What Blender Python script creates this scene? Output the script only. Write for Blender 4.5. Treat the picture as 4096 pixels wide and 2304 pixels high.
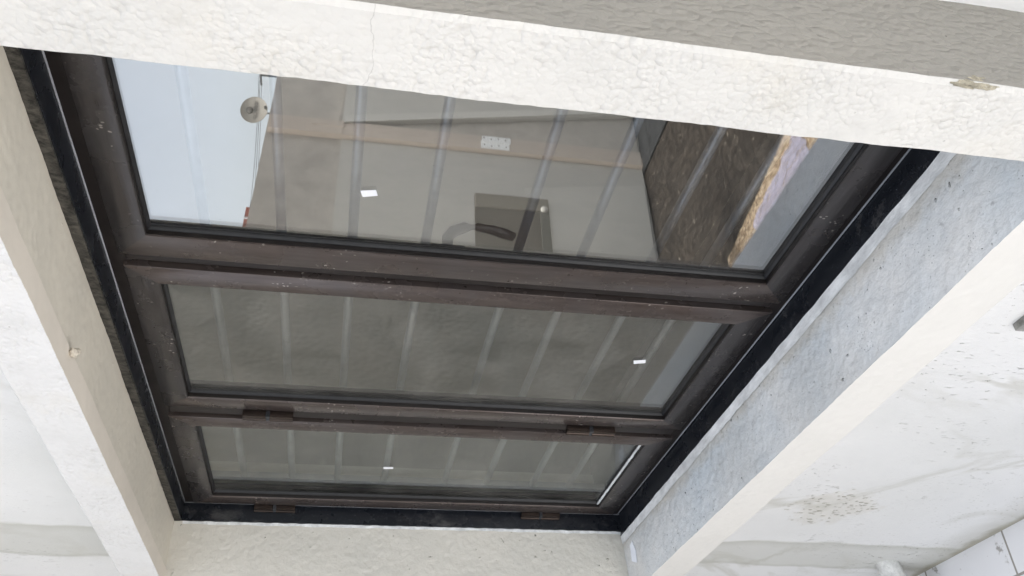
import bpy, bmesh, math, random
from mathutils import Vector, Matrix, noise
random.seed(7)
SC = bpy.context.scene
COL = SC.collection
for o in list(bpy.data.objects):
    bpy.data.objects.remove(o)

# ------------------------------------------------------------------ units
# Every coordinate below is written in "camera distances": the camera stands one
# unit out from the outer face of the window sashes (0.88 m).  X runs away along
# the wall, Y out of the wall, Z up; the floor lies 2.19 units below the camera.
S = 0.88
H = 2.19
def P(x, y, z):
    return Vector((S*x, S*y, S*(z+H)))

# ------------------------------------------------------------------ camera
R = [[-0.18692511970031966, 0.04129466123050556, -0.9815058586574403],
     [0.5679129975578804, 0.8197853512611727, -0.07366685185630494],
     [0.8015820774130644, -0.5711801194119536, -0.17669024975561692]]
cam_d = bpy.data.cameras.new('camera')
cam = bpy.data.objects.new('camera', cam_d)
COL.objects.link(cam)
cam_d.sensor_width = 36.0
cam_d.lens = 3456.62/4096*36.0
cam_d.clip_start = 0.01
cam_d.clip_end = 2000
M = Matrix(((R[0][0], -R[1][0], -R[2][0]),
            (R[0][1], -R[1][1], -R[2][1]),
            (R[0][2], -R[1][2], -R[2][2]))).to_4x4()
M.translation = P(0, 1, 0)
cam.matrix_world = M
SC.camera = cam

# ------------------------------------------------------------------ light
SUN_EL, SUN_AZ = math.radians(77), math.radians(-179)     # azimuth measured from +Y towards +X
world = bpy.data.worlds.new('World')
SC.world = world
world.use_nodes = True
wn = world.node_tree
sky = wn.nodes.new('ShaderNodeTexSky')
sky.sky_type = 'NISHITA'
sky.sun_disc = False
sky.sun_elevation = SUN_EL
sky.sun_rotation = SUN_AZ
sky.dust_density = 3.0
sky.air_density = 1.0
sky.ozone_density = 1.0
bg = wn.nodes['Background']
bg.inputs['Strength'].default_value = 0.15
haze_white = wn.nodes.new('ShaderNodeHueSaturation')      # thin overcast: the blue is mostly washed out
haze_white.inputs['Saturation'].default_value = 0.34
wn.links.new(sky.outputs[0], haze_white.inputs['Color'])
wn.links.new(haze_white.outputs[0], bg.inputs['Color'])

sun_d = bpy.data.lights.new('sun', 'SUN')
sun_d.energy = 3.0
sun_d.angle = math.radians(6)
sun_d.color = (1.0, 0.96, 0.90)
sun = bpy.data.objects.new('sun', sun_d)
COL.objects.link(sun)
sd = Vector((math.sin(SUN_AZ)*math.cos(SUN_EL), math.cos(SUN_AZ)*math.cos(SUN_EL), math.sin(SUN_EL)))
sun.rotation_euler = (-sd).to_track_quat('-Z', 'Y').to_euler()
sun.location = P(0, 6, 8)

SC.view_settings.view_transform = 'Standard'
SC.view_settings.look = 'None'
SC.view_settings.exposure = 1.38
SC.view_settings.gamma = 1.0
SC.cycles.max_bounces = 10
SC.cycles.transparent_max_bounces = 16

# ------------------------------------------------------------------ materials
class NT:
    def __init__(self, name):
        self.m = bpy.data.materials.new(name)
        self.m.use_nodes = True
        self.t = self.m.node_tree
        self.b = self.t.nodes['Principled BSDF']
        self.out = self.t.nodes['Material Output']
        self._pos = None
    def n(self, kind, **kw):
        nd = self.t.nodes.new(kind)
        for k, v in kw.items():
            setattr(nd, k, v)
        return nd
    def l(self, a, b):
        self.t.links.new(a, b)
    def pos(self, sc=(1, 1, 1)):
        if self._pos is None:
            self._pos = self.n('ShaderNodeNewGeometry').outputs['Position']
        mp = self.n('ShaderNodeMapping')
        mp.inputs['Scale'].default_value = sc
        self.l(self._pos, mp.inputs['Vector'])
        return mp.outputs[0]
    def noise(self, scale, detail=4, rough=0.55, sc=(1, 1, 1), typ='FBM', dist=0.0, vec=None):
        nd = self.n('ShaderNodeTexNoise')
        nd.noise_type = typ
        nd.inputs['Scale'].default_value = scale
        nd.inputs['Detail'].default_value = detail
        nd.inputs['Roughness'].default_value = rough
        nd.inputs['Distortion'].default_value = dist
        self.l(vec if vec is not None else self.pos(sc), nd.inputs['Vector'])
        return nd.outputs[0]
    def voro(self, scale, sc=(1, 1, 1), feature='F1', smooth=0.5, vec=None, rnd=1.0):
        nd = self.n('ShaderNodeTexVoronoi')
        nd.feature = feature
        nd.inputs['Scale'].default_value = scale
        nd.inputs['Randomness'].default_value = rnd
        if feature == 'SMOOTH_F1':
            nd.inputs['Smoothness'].default_value = smooth
        self.l(vec if vec is not None else self.pos(sc), nd.inputs['Vector'])
        return nd.outputs['Distance']
    def ramp(self, fac, stops, interp='LINEAR'):
        nd = self.n('ShaderNodeValToRGB')
        nd.color_ramp.interpolation = interp
        el = nd.color_ramp.elements
        while len(el) < len(stops):
            el.new(0.5)
        for e, (p, c) in zip(el, stops):
            e.position = p
            e.color = (c[0], c[1], c[2], 1) if isinstance(c, (tuple, list)) else (c, c, c, 1)
        self.l(fac, nd.inputs[0])
        return nd.outputs[0]
    def mix(self, fac, a, b, typ='MIX'):
        nd = self.n('ShaderNodeMix')
        nd.data_type = 'RGBA'
        nd.blend_type = typ
        for s, v in ((nd.inputs[0], fac), (nd.inputs[6], a), (nd.inputs[7], b)):
            if isinstance(v, (int, float)):
                s.default_value = v
            elif isinstance(v, (tuple, list)):
                s.default_value = (v[0], v[1], v[2], 1)
            else:
                self.l(v, s)
        return nd.outputs[2]
    def math(self, op, a, b=0.0, c=None):
        nd = self.n('ShaderNodeMath')
        nd.operation = op
        for s, v in zip(nd.inputs, (a, b, c)):
            if v is None:
                continue
            if isinstance(v, (int, float)):
                s.default_value = v
            else:
                self.l(v, s)
        return nd.outputs[0]
    def warp(self, vec, amt, scale):
        nz = self.n('ShaderNodeTexNoise')
        nz.inputs['Scale'].default_value = scale
        nz.inputs['Detail'].default_value = 2
        self.l(vec, nz.inputs['Vector'])
        vm = self.n('ShaderNodeVectorMath'); vm.operation = 'MULTIPLY_ADD'
        self.l(nz.outputs['Color'], vm.inputs[0])
        vm.inputs[1].default_value = (amt, amt, amt)
        self.l(vec, vm.inputs[2])
        return vm.outputs[0]
    def bump(self, h, dist, strength=1.0, prev=None):
        nd = self.n('ShaderNodeBump')
        nd.inputs['Distance'].default_value = dist
        nd.inputs['Strength'].default_value = strength
        self.l(h, nd.inputs['Height'])
        if prev is not None:
            self.l(prev, nd.inputs['Normal'])
        return nd.outputs[0]
    def fin(self, col=None, rough=None, nrm=None, metal=None, spec=None):
        for key, v in (('Base Color', col), ('Roughness', rough), ('Metallic', metal), ('Specular IOR Level', spec)):
            if v is None:
                continue
            if isinstance(v, (int, float)):
                self.b.inputs[key].default_value = v
            elif isinstance(v, (tuple, list)):
                self.b.inputs[key].default_value = (v[0], v[1], v[2], 1)
            else:
                self.l(v, self.b.inputs[key])
        if nrm is not None:
            self.l(nrm, self.b.inputs['Normal'])
        return self.m

def xyz(t):
    s = t.n('ShaderNodeSeparateXYZ')
    t.l(t.pos(), s.inputs[0])
    return s.outputs

def plaster_pebbled(name, c0, c1, cell=75.0, depth=0.0035, st=(1, 1, 1), dirt_shade=0.25, rough=0.6, crack=False):
    """spray plaster with shallow dimples between rounded pebbles"""
    t = NT(name)
    v = t.warp(t.pos(st), 0.005, 70)
    f = t.voro(cell, feature='SMOOTH_F1', smooth=0.35, vec=v)
    f2 = t.voro(cell*2.3, feature='SMOOTH_F1', smooth=0.4, vec=v)
    mask = t.ramp(t.noise(9, 3, 0.6), [(0.35, 0.25), (0.62, 1.0)])
    h = t.math('ADD', t.math('MULTIPLY', t.math('POWER', f, 2.0), -1.0), t.math('MULTIPLY', f2, -0.18))
    h = t.math('MULTIPLY', h, mask)
    n1 = t.bump(h, depth*3.0, 1.0)
    n2 = t.bump(t.noise(220, 4, 0.6, st), depth*0.18, 1.0, n1)
    big = t.noise(3.2, 5, 0.6)
    col = t.mix(t.ramp(big, [(0.3, 0.0), (0.7, 1.0)]), c0, c1)
    crev = t.ramp(f, [(0.55, 0.0), (0.95, 1.0)])
    col = t.mix(t.math('MULTIPLY', t.math('MULTIPLY', crev, mask), dirt_shade), col, (0.34, 0.31, 0.26))  # dirt in the dimples plus occlusion shade painted between the pebbles
    spk = t.ramp(t.voro(38), [(0.0, 1.0), (0.045, 1.0), (0.06, 0.0)])
    spk = t.math('MULTIPLY', spk, t.ramp(t.noise(14, 2), [(0.56, 0), (0.62, 1)]))
    col = t.mix(t.math('MULTIPLY', spk, 0.75), col, (0.22, 0.19, 0.15))
    warm = t.ramp(t.noise(5.5, 5, 0.65), [(0.52, 0.0), (0.72, 1.0)])
    col = t.mix(t.math('MULTIPLY', warm, 0.22), col, (0.66, 0.58, 0.44))
    mot = t.ramp(t.noise(13, 6, 0.7), [(0.46, 0.0), (0.66, 1.0)])
    col = t.mix(t.math('MULTIPLY', mot, 0.20), col, (0.50, 0.485, 0.45))
    if crack:                                   # one hairline crack right across the strip
        x, y, z = xyz(t)
        w = t.math('MULTIPLY', t.math('SUBTRACT', t.noise(26, 4, 0.6), 0.5), 0.022)
        dz = t.math('ABSOLUTE', t.math('SUBTRACT', t.math('ADD', z, w), S*(0.004+H)))
        ln = t.math('LESS_THAN', dz, 0.0005)
        col = t.mix(t.math('MULTIPLY', ln, 0.30), col, (0.25, 0.23, 0.2))
    return t.fin(col, rough, n2, spec=0.3)

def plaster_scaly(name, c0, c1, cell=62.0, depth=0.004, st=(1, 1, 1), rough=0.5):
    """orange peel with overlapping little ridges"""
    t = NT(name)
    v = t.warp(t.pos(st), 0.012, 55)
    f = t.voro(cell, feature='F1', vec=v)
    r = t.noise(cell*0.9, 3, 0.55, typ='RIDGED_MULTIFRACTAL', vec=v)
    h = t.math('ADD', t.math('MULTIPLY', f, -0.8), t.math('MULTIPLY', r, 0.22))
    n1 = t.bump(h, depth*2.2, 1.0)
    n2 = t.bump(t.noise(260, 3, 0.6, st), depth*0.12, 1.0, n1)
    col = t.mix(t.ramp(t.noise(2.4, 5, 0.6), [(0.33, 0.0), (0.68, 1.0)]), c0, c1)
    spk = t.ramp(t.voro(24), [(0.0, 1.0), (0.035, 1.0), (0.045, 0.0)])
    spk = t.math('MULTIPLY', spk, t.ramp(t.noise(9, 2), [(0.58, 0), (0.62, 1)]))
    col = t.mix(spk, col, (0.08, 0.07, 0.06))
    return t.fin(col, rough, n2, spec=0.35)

def plaster_wormy(name, c0, c1, scale=70.0, depth=0.003, st=(1, 1, 1), rough=0.5, extra=None):
    """trowelled plaster with short curling ridges"""
    t = NT(name)
    v = t.warp(t.pos(st), 0.02, 30)
    r = t.noise(scale, 3, 0.5, typ='RIDGED_MULTIFRACTAL', vec=v)
    g = t.ramp(r, [(0.45, 0.0), (0.9, 1.0)])
    mask = t.ramp(t.noise(13, 3, 0.6), [(0.36, 0.12), (0.58, 1.0)])
    h = t.math('MULTIPLY', g, mask)
    n1 = t.bump(h, depth, 1.0)
    n2 = t.bump(t.noise(34, 5, 0.6), depth*0.55, 0.8, n1)
    col = t.mix(t.ramp(t.noise(4.2, 6, 0.62), [(0.32, 0.0), (0.68, 1.0)]), c0, c1)
    if extra:
        col = extra(t, col)
    return t.fin(col, rough, n2, spec=0.4)

def sill_marks(t, col):
    spk = t.ramp(t.voro(62), [(0.0, 1.0), (0.10, 1.0), (0.14, 0.0)])
    msk = t.ramp(t.noise(7.5, 3, 0.6), [(0.54, 0), (0.63, 1)])
    col = t.mix(t.math('MULTIPLY', t.math('MULTIPLY', spk, msk), 0.9), col, (0.03, 0.035, 0.04))
    sp2 = t.ramp(t.voro(140), [(0.0, 1.0), (0.13, 1.0), (0.2, 0.0)])
    col = t.mix(t.math('MULTIPLY', t.math('MULTIPLY', sp2, t.ramp(t.noise(19, 3), [(0.52, 0), (0.6, 1)])), 0.6), col, (0.16, 0.165, 0.17))
    p = t.ramp(t.noise(26, 6, 0.7), [(0.60, 0), (0.70, 1)])
    col = t.mix(t.math('MULTIPLY', p, 0.5), col, (0.25, 0.25, 0.25))
    w = t.ramp(t.noise(3.0, 3, 0.5), [(0.5, 0), (0.66, 1)])
    col = t.mix(t.math('MULTIPLY', w, 0.35), col, (0.50, 0.49, 0.46))
    y = xyz(t)[1]                               # tan water mark left along the filler
    e = t.math('ADD', t.math('DIVIDE', y, S), t.math('MULTIPLY', t.math('SUBTRACT', t.noise(14, 5, 0.65), 0.5), 0.09))
    st = t.ramp(e, [(0.085, 1.0), (0.115, 0.0)])
    col = t.mix(t.math('MULTIPLY', st, 0.45), col, (0.52, 0.46, 0.36))
    ln = t.noise(40, 4, 0.6, (0.5, 3, 1))
    return t.mix(t.math('MULTIPLY', t.ramp(ln, [(0.6, 0), (0.75, 1)]), 0.30), col, (0.36, 0.37, 0.38))

def wall_plaster():
    """main wall: smooth trowelled white plaster, dragged pits, mended chase, stains"""
    t = NT('wall_plaster')
    x, y, z = xyz(t)
    st = (9, 9, 1.9)
    drag = t.noise(22, 5, 0.65, st)
    big = t.noise(2.3, 6, 0.6)
    col = t.mix(t.ramp(big, [(0.3, 0.0), (0.7, 1.0)]), (0.85, 0.835, 0.805), (0.79, 0.78, 0.755))
    # dragged little scratches
    v = t.warp(t.pos((10, 10, 3.2)), 0.5, 1.6)
    sc = t.ramp(t.noise(13, 4, 0.6, vec=v), [(0.635, 0.0), (0.70, 1.0)])
    scm = t.ramp(t.noise(3.6, 3, 0.6), [(0.47, 0.0), (0.62, 1.0)])
    scr = t.math('MULTIPLY', sc, scm)
    col = t.mix(t.math('MULTIPLY', scr, 0.40), col, (0.46, 0.44, 0.38))
    # pitted patch low on the wall
    def blob(cx, cz, rx, rz):
        a = t.math('DIVIDE', t.math('SUBTRACT', x, S*cx), S*rx)
        b = t.math('DIVIDE', t.math('SUBTRACT', z, S*(cz+H)), S*rz)
        return t.math('ADD', t.math('MULTIPLY', a, a), t.math('MULTIPLY', b, b))
    d = t.math('ADD', blob(2.33, -1.49, 0.15, 0.155), t.math('MULTIPLY', t.math('SUBTRACT', t.noise(13, 4, 0.7), 0.5), 3.2))
    reg = t.ramp(d, [(0.35, 1.0), (1.0, 0.0)])
    pv = t.warp(t.pos((1.5, 1.5, 0.8)), 0.02, 30)
    pits = t.ramp(t.voro(60, vec=pv), [(0.27, 1.0), (0.38, 0.0)])
    pits = t.math('MULTIPLY', pits, t.ramp(t.noise(45, 3), [(0.46, 0), (0.52, 1)]))
    pits = t.math('MULTIPLY', pits, reg)
    col = t.mix(t.math('MULTIPLY', reg, 0.30), col, (0.62, 0.55, 0.43))
    col = t.mix(t.math('MULTIPLY', pits, 0.85), col, (0.36, 0.32, 0.24))
    vn = t.math('ABSOLUTE', t.math('SUBTRACT', t.noise(1.5, 5, 0.55, (1, 1, 0.7), dist=1.2), 0.5))
    vein = t.math('MULTIPLY', t.ramp(vn, [(0.0, 1.0), (0.035, 0.0)]), t.ramp(t.noise(1.7, 2), [(0.42, 0), (0.60, 1)]))
    col = t.mix(t.math('MULTIPLY', vein, 0.55), col, (0.52, 0.50, 0.42))
    wash = t.ramp(t.noise(1.1, 4, 0.6), [(0.5, 0), (0.7, 1)])
    col = t.mix(t.math('MULTIPLY', wash, 0.30), col, (0.66, 0.655, 0.60))
    low = t.ramp(t.math('DIVIDE', z, S), [(0.1, 1.0), (0.75, 0.0)])
    fl = t.ramp(t.voro(70, vec=t.warp(t.pos((1.6, 1.6, 0.7)), 0.03, 25)), [(0.16, 1.0), (0.24, 0.0)])
    fl = t.math('MULTIPLY', t.math('MULTIPLY', fl, low), t.ramp(t.noise(9, 4, 0.7), [(0.5, 0), (0.58, 1)]))
    col = t.mix(t.math('MULTIPLY', fl, 0.6), col, (0.45, 0.43, 0.36))
    # mended chase: a smooth grey-green cement band running up the wall
    wob = t.math('MULTIPLY', t.math('SUBTRACT', t.noise(1.9, 4, 0.5), 0.5), 0.22)
    xx = t.math('DIVIDE', t.math('ADD', x, wob), S)
    band = t.ramp(t.math('DIVIDE', t.math('SUBTRACT', xx, 2.60), 0.5),
                  [(0.0, 0.0), (0.10, 0.0), (0.14, 1.0), (0.24, 0.60), (0.56, 0.70), (0.60, 1.0), (0.64, 0.0)])
    col = t.mix(t.math('MULTIPLY', band, 0.62), col, (0.47, 0.46, 0.39))
    # grime where the wall meets the floor
    zz = t.math('DIVIDE', z, S)
    edge = t.math('ADD', zz, t.math('MULTIPLY', t.math('SUBTRACT', t.noise(11, 4), 0.5), 0.10))
    dirt_shade = t.ramp(edge, [(0.015, 1.0), (0.045, 0.35), (0.16, 0.0)])
    col = t.mix(t.math('MULTIPLY', dirt_shade, 0.85), col, (0.34, 0.31, 0.23))
    n1 = t.bump(drag, 0.0016, 0.9)
    n2 = t.bump(t.math('MULTIPLY', t.math('ADD', pits, scr), -1.0), 0.003, 1.0, n1)
    n3 = t.bump(band, 0.003, 0.6, n2)
    return t.fin(col, 0.65, n3, spec=0.25)

def simple(name, col, rough=0.5, metal=0.0, var=0.12, nscale=30, bump=0.0, st=(1, 1, 1), spec=0.4):
    t = NT(name)
    f = t.noise(nscale, 5, 0.6, st)
    d = tuple(max(0, c*(1-var)) for c in col); u = tuple(min(1, c*(1+var)) for c in col)
    c = t.mix(t.ramp(f, [(0.3, 0), (0.7, 1)]), d, u)
    nr = t.bump(t.noise(nscale*3, 4, 0.6, st), bump) if bump else None
    return t.fin(c, rough, nr, metal, spec)

def aluminium(name, c0, c1, st):
    t = NT(name)
    streak = t.noise(16, 6, 0.65, st)
    blot = t.noise(7, 5, 0.6)
    c = t.mix(t.ramp(streak, [(0.3, 0), (0.72, 1)]), c0, c1)
    c = t.mix(t.math('MULTIPLY', t.ramp(blot, [(0.45, 0), (0.7, 1)]), 0.35), c, (0.10, 0.10, 0.105))
    # paint flecks and scuffs
    v = t.warp(t.pos((1, 1, 0.7)), 0.02, 40)
    fl = t.ramp(t.voro(105, vec=v), [(0.0, 1), (0.14, 1), (0.20, 0)])
    fl = t.math('MULTIPLY', fl, t.ramp(t.noise(11, 3), [(0.54, 0), (0.60, 1)]))
    sp = t.ramp(t.noise(60, 5, 0.7, (1.6, 1.6, 0.35)), [(0.70, 0), (0.76, 1)])
    sp = t.math('MULTIPLY', sp, t.ramp(t.noise(5, 2), [(0.50, 0), (0.62, 1)]))
    fl = t.math('MINIMUM', t.math('ADD', fl, t.math('MULTIPLY', sp, 0.6)), 1.0)
    c = t.mix(t.math('MULTIPLY', fl, 0.7), c, (0.42, 0.38, 0.34))
    r = t.ramp(blot, [(0.3, 0.20), (0.7, 0.34)])
    m = t.math('SUBTRACT', 0.55, t.math('MULTIPLY', fl, 0.55))
    n = t.bump(streak, 0.0004)
    return t.fin(c, r, n, m, 0.5)

def granite(name, base, rough=0.18):
    t = NT(name)
    s = t.ramp(t.noise(160, 3, 0.7), [(0.60, 0), (0.72, 1)])
    c = t.mix(t.math('MULTIPLY', s, 0.5), base, (0.09, 0.10, 0.115))
    d = t.ramp(t.noise(18, 5, 0.7, (1, 1, 0.6)), [(0.58, 0), (0.74, 1)])
    c = t.mix(t.math('MULTIPLY', d, 0.28), c, (0.22, 0.21, 0.20))
    r = t.ramp(t.noise(12, 4), [(0.3, rough), (0.7, rough+0.2)])
    return t.fin(c, r, None, 0, 0.4)

def granite_sawn():
    t = NT('sawn_granite_edge')
    s = t.noise(46, 5, 0.7, (1.8, 1, 1))
    c = t.mix(t.ramp(s, [(0.38, 0), (0.68, 1)]), (0.018, 0.017, 0.015), (0.12, 0.112, 0.096))
    return t.fin(c, 0.75, t.bump(s, 0.002), 0, 0.3)

def glass(name, r0, dust=0.03, tint=(0.86, 0.90, 0.88)):
    """coated float glass: Schlick mix of mirror and clear, with a little dried dust"""
    t = NT(name)
    t.t.nodes.remove(t.b)
    geo = t.n('ShaderNodeNewGeometry')
    wob = t.bump(t.noise(2.2, 1, 0.4), 0.0006)
    dot = t.n('ShaderNodeVectorMath', operation='DOT_PRODUCT')
    t.l(geo.outputs['Normal'], dot.inputs[0]); t.l(geo.outputs['Incoming'], dot.inputs[1])
    k = t.math('POWER', t.math('SUBTRACT', 1.0, t.math('ABSOLUTE', dot.outputs['Value'])), 5.0)
    f = t.math('MULTIPLY_ADD', k, 1.0-r0, r0)
    tr = t.n('ShaderNodeBsdfTransparent'); tr.inputs[0].default_value = (*tint, 1)
    gl = t.n('ShaderNodeBsdfGlossy'); gl.inputs['Roughness'].default_value = 0.0
    gl.inputs['Color'].default_value = (0.97, 0.985, 1.0, 1)
    t.l(wob, gl.inputs['Normal'])
    df = t.n('ShaderNodeBsdfDiffuse')
    df.inputs['Color'].default_value = (0.52, 0.50, 0.46, 1)
    m1 = t.n('ShaderNodeMixShader'); t.l(f, m1.inputs[0]); t.l(tr.outputs[0], m1.inputs[1]); t.l(gl.outputs[0], m1.inputs[2])
    m2 = t.n('ShaderNodeMixShader')
    sm = t.ramp(t.noise(6, 6, 0.68, (1, 1, 1), dist=0.6), [(0.40, 0.15), (0.72, 1.0)])
    sp = t.ramp(t.voro(48), [(0.0, 1), (0.035, 1), (0.05, 0)])
    sp = t.math('MULTIPLY', sp, t.ramp(t.noise(20, 2), [(0.55, 0), (0.6, 1)]))
    dd = t.math('ADD', t.math('MULTIPLY', sm, dust), t.math('MULTIPLY', sp, 0.35))
    t.l(dd, m2.inputs[0]); t.l(m1.outputs[0], m2.inputs[1]); t.l(df.outputs[0], m2.inputs[2])
    t.l(m2.outputs[0], t.out.inputs['Surface'])
    return t.m

def tiles():
    t = NT('pale_floor_tiles')
    x, y, z = xyz(t)
    def grout(c, off, pitch):
        q = t.math('DIVIDE', t.math('SUBTRACT', c, S*off), S*pitch)
        fr = t.math('FRACT', t.math('ADD', q, 100.0))
        dd = t.math('MINIMUM', fr, t.math('SUBTRACT', 1.0, fr))
        return t.math('LESS_THAN', dd, 0.009)
    g = t.math('MAXIMUM', grout(x, 2.487, 0.45), grout(y, 0.225, 0.45))
    c = t.mix(t.ramp(t.noise(3, 5), [(0.3, 0), (0.7, 1)]), (0.84, 0.84, 0.85), (0.78, 0.78, 0.79))
    dt = t.ramp(t.noise(16, 6, 0.7), [(0.60, 0), (0.66, 1)])
    near = t.ramp(t.math('DIVIDE', y, S), [(0.13, 1.0), (0.26, 0.12)])
    c = t.mix(t.math('MULTIPLY', t.math('MULTIPLY', dt, near), 0.8), c, (0.30, 0.28, 0.25))
    c = t.mix(g, c, (0.33, 0.31, 0.28))
    return t.fin(c, 0.45, t.bump(g, -0.002), 0, 0.4)

def soil():
    t = NT('dark_soil')
    a = t.noise(3, 6, 0.65); b = t.noise(22, 5, 0.7)
    c = t.mix(t.ramp(a, [(0.3, 0), (0.7, 1)]), (0.040, 0.034, 0.028), (0.085, 0.070, 0.055))
    c = t.mix(t.ramp(b, [(0.42, 0.75), (0.60, 0.0)]), c, (0.020, 0.017, 0.014))
    peb = t.ramp(t.voro(34), [(0.0, 1), (0.16, 1), (0.24, 0)])
    peb = t.math('MULTIPLY', peb, t.ramp(t.noise(12, 2), [(0.55, 0), (0.6, 1)]))
    c = t.mix(t.math('MULTIPLY', peb, 0.8), c, (0.30, 0.26, 0.21))
    return t.fin(c, 0.9, t.bump(b, 0.02), 0, 0.2)

def osb():
    t = NT('pressed_wood_flakes')
    v = t.warp(t.pos((1.4, 3.2, 3)), 0.02, 30)
    vn = t.n('ShaderNodeTexVoronoi'); vn.inputs['Scale'].default_value = 40
    t.l(v, vn.inputs['Vector'])
    f = t.n('ShaderNodeSeparateColor'); t.l(vn.outputs['Color'], f.inputs[0])
    c = t.ramp(f.outputs[0], [(0.0, (0.15, 0.105, 0.065)), (0.45, (0.31, 0.225, 0.14)), (1.0, (0.52, 0.42, 0.30))])
    e = t.ramp(vn.outputs['Distance'], [(0.5, 0), (0.8, 1)])
    c = t.mix(t.math('MULTIPLY', e, 0.6), c, (0.14, 0.09, 0.05))
    return t.fin(c, 0.7, t.bump(f.outputs[0], 0.003), 0, 0.3)

def wood(name, c0, c1, st=(14, 14, 1.1), rough=0.6):
    t = NT(name)
    g = t.noise(7, 6, 0.65, st, dist=0.5)
    c = t.mix(t.ramp(g, [(0.3, 0), (0.7, 1)]), c0, c1)
    c = t.mix(t.math('MULTIPLY', t.ramp(t.noise(2, 4), [(0.4, 0), (0.7, 1)]), 0.35), c, tuple(k*0.72 for k in c0))
    return t.fin(c, rough, t.bump(g, 0.0015), 0, 0.25)

def plastic_film():
    t = NT('clear_plastic_film')
    t.b.inputs['Base Color'].default_value = (0.46, 0.45, 0.58, 1)
    t.b.inputs['Roughness'].default_value = 0.16
    t.b.inputs['Specular IOR Level'].default_value = 0.9
    fo = t.ramp(t.noise(9, 5, 0.7, (1, 3, 3), dist=0.8), [(0.35, 0.35), (0.7, 0.80)])
    t.l(fo, t.b.inputs['Alpha'])
    t.l(t.bump(t.noise(11, 4, 0.6, (1, 4, 4)), 0.01), t.b.inputs['Normal'])
    return t.m

WHITE = (0.69, 0.665, 0.615); WHITE2 = (0.645, 0.625, 0.58)
m_face = plaster_pebbled('white_spray_plaster', WHITE, WHITE2, 150, 0.0007, dirt_shade=0.20, crack=True)
m_face_fine = plaster_pebbled('white_fine_plaster', (0.75, 0.735, 0.71), (0.72, 0.705, 0.68), 130, 0.0007, dirt_shade=0.14)
m_face_cream = plaster_wormy('cream_trowelled_plaster', (0.75, 0.72, 0.665), (0.715, 0.69, 0.635), 46, 0.0014, (1, 1, 0.5), 0.6)
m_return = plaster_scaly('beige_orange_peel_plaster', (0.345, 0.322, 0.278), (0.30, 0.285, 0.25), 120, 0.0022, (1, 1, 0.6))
m_wall = wall_plaster()
m_soffit = plaster_wormy('beige_soffit_plaster', (0.66, 0.615, 0.52), (0.59, 0.555, 0.475), 85, 0.0022)
m_soffit_smooth = plaster_wormy('smooth_beige_plaster', (0.74, 0.68, 0.59), (0.66, 0.61, 0.53), 24, 0.0008, (0.3, 1, 1))
m_jamb = plaster_wormy('beige_jamb_plaster', (0.68, 0.65, 0.575), (0.62, 0.60, 0.535), 105, 0.0095)
m_sill = plaster_wormy('grey_blue_sill_plaster', (0.60, 0.645, 0.67), (0.78, 0.775, 0.75), 105, 0.0130, extra=sill_marks, rough=0.30)
m_grout = simple('white_filler_paint', (0.72, 0.73, 0.72), 0.55, 0, 0.25, 40, 0.002, (0.5, 1, 1))
m_alu = aluminium('brown_anodised_aluminium', (0.072, 0.056, 0.050), (0.135, 0.110, 0.100), (6, 6, 0.7))
m_alu_rail = aluminium('brown_anodised_rail', (0.048, 0.042, 0.041), (0.082, 0.075, 0.074), (0.7, 6, 6))
m_alu_dark = simple('dark_brown_frame', (0.026, 0.021, 0.020), 0.42, 0.4, 0.25, 20, 0.0003, (1, 1, 0.4))
m_rebate_shade = simple('shaded_brown_rebate', (0.014, 0.011, 0.010), 0.4, 0.2, 0.25, 30)  # inner sides of the sash: shade painted into the brown
m_rubber = simple('black_rubber_gasket', (0.016, 0.016, 0.017), 0.40, 0, 0.3, 60)
m_gran = granite('black_polished_granite', (0.011, 0.013, 0.017))
m_sawn = granite_sawn()
m_bronze = simple('bronze_hinge_metal', (0.066, 0.050, 0.042), 0.26, 0.75, 0.2, 50, 0, (1, 1, 0.4))
m_clip = simple('dark_plastic_clip', (0.03, 0.032, 0.035), 0.4)
m_glass = glass('coated_window_glass', 0.26, 0.024, (0.97, 0.98, 0.98))
m_glass_dusty = glass('dusty_window_glass', 0.15, 0.10, (0.92, 0.92, 0.89))
m_glass_far = glass('far_window_glass', 0.07, 0.08, (0.92, 0.93, 0.89))
m_sticker = simple('white_paper_sticker', (0.86, 0.86, 0.87), 0.6, 0, 0.02)
m_handle = simple('black_handle_paint', (0.02, 0.02, 0.021), 0.28, 0.1, 0.2, 30)
m_bar = simple('grey_primer_paint', (0.34, 0.37, 0.42), 0.30, 0.75, 0.15, 30, 0.0006)
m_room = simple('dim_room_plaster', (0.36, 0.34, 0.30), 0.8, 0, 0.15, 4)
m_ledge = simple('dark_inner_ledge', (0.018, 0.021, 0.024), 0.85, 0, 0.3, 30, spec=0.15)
m_osb = osb()
m_film = plastic_film()
m_ink = simple('red_printing_ink', (0.55, 0.10, 0.10), 0.5)
m_tile = tiles()
m_soil = soil()
m_cement = plaster_scaly('grey_cement_render', (0.36, 0.335, 0.285), (0.29, 0.285, 0.25), 70, 0.003, (1, 1, 0.45), 0.8)
m_bwall = simple('brown_grey_render', (0.40, 0.36, 0.31), 0.8, 0, 0.16, 9, 0.004)
m_ply = wood('weathered_plywood', (0.52, 0.49, 0.435), (0.44, 0.42, 0.375), (2.2, 2.2, 0.8))
m_ply_pale = wood('pale_plywood', (0.60, 0.57, 0.505), (0.53, 0.505, 0.45), (2.2, 2.2, 0.8))
m_batten = wood('pinkish_pine_batten', (0.58, 0.485, 0.395), (0.46, 0.385, 0.32))
m_hinge_steel = simple('galvanised_steel', (0.85, 0.85, 0.82), 0.45, 0.3, 0.08, 40)
m_screw = simple('dark_screw_heads', (0.08, 0.07, 0.06), 0.5)
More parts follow.
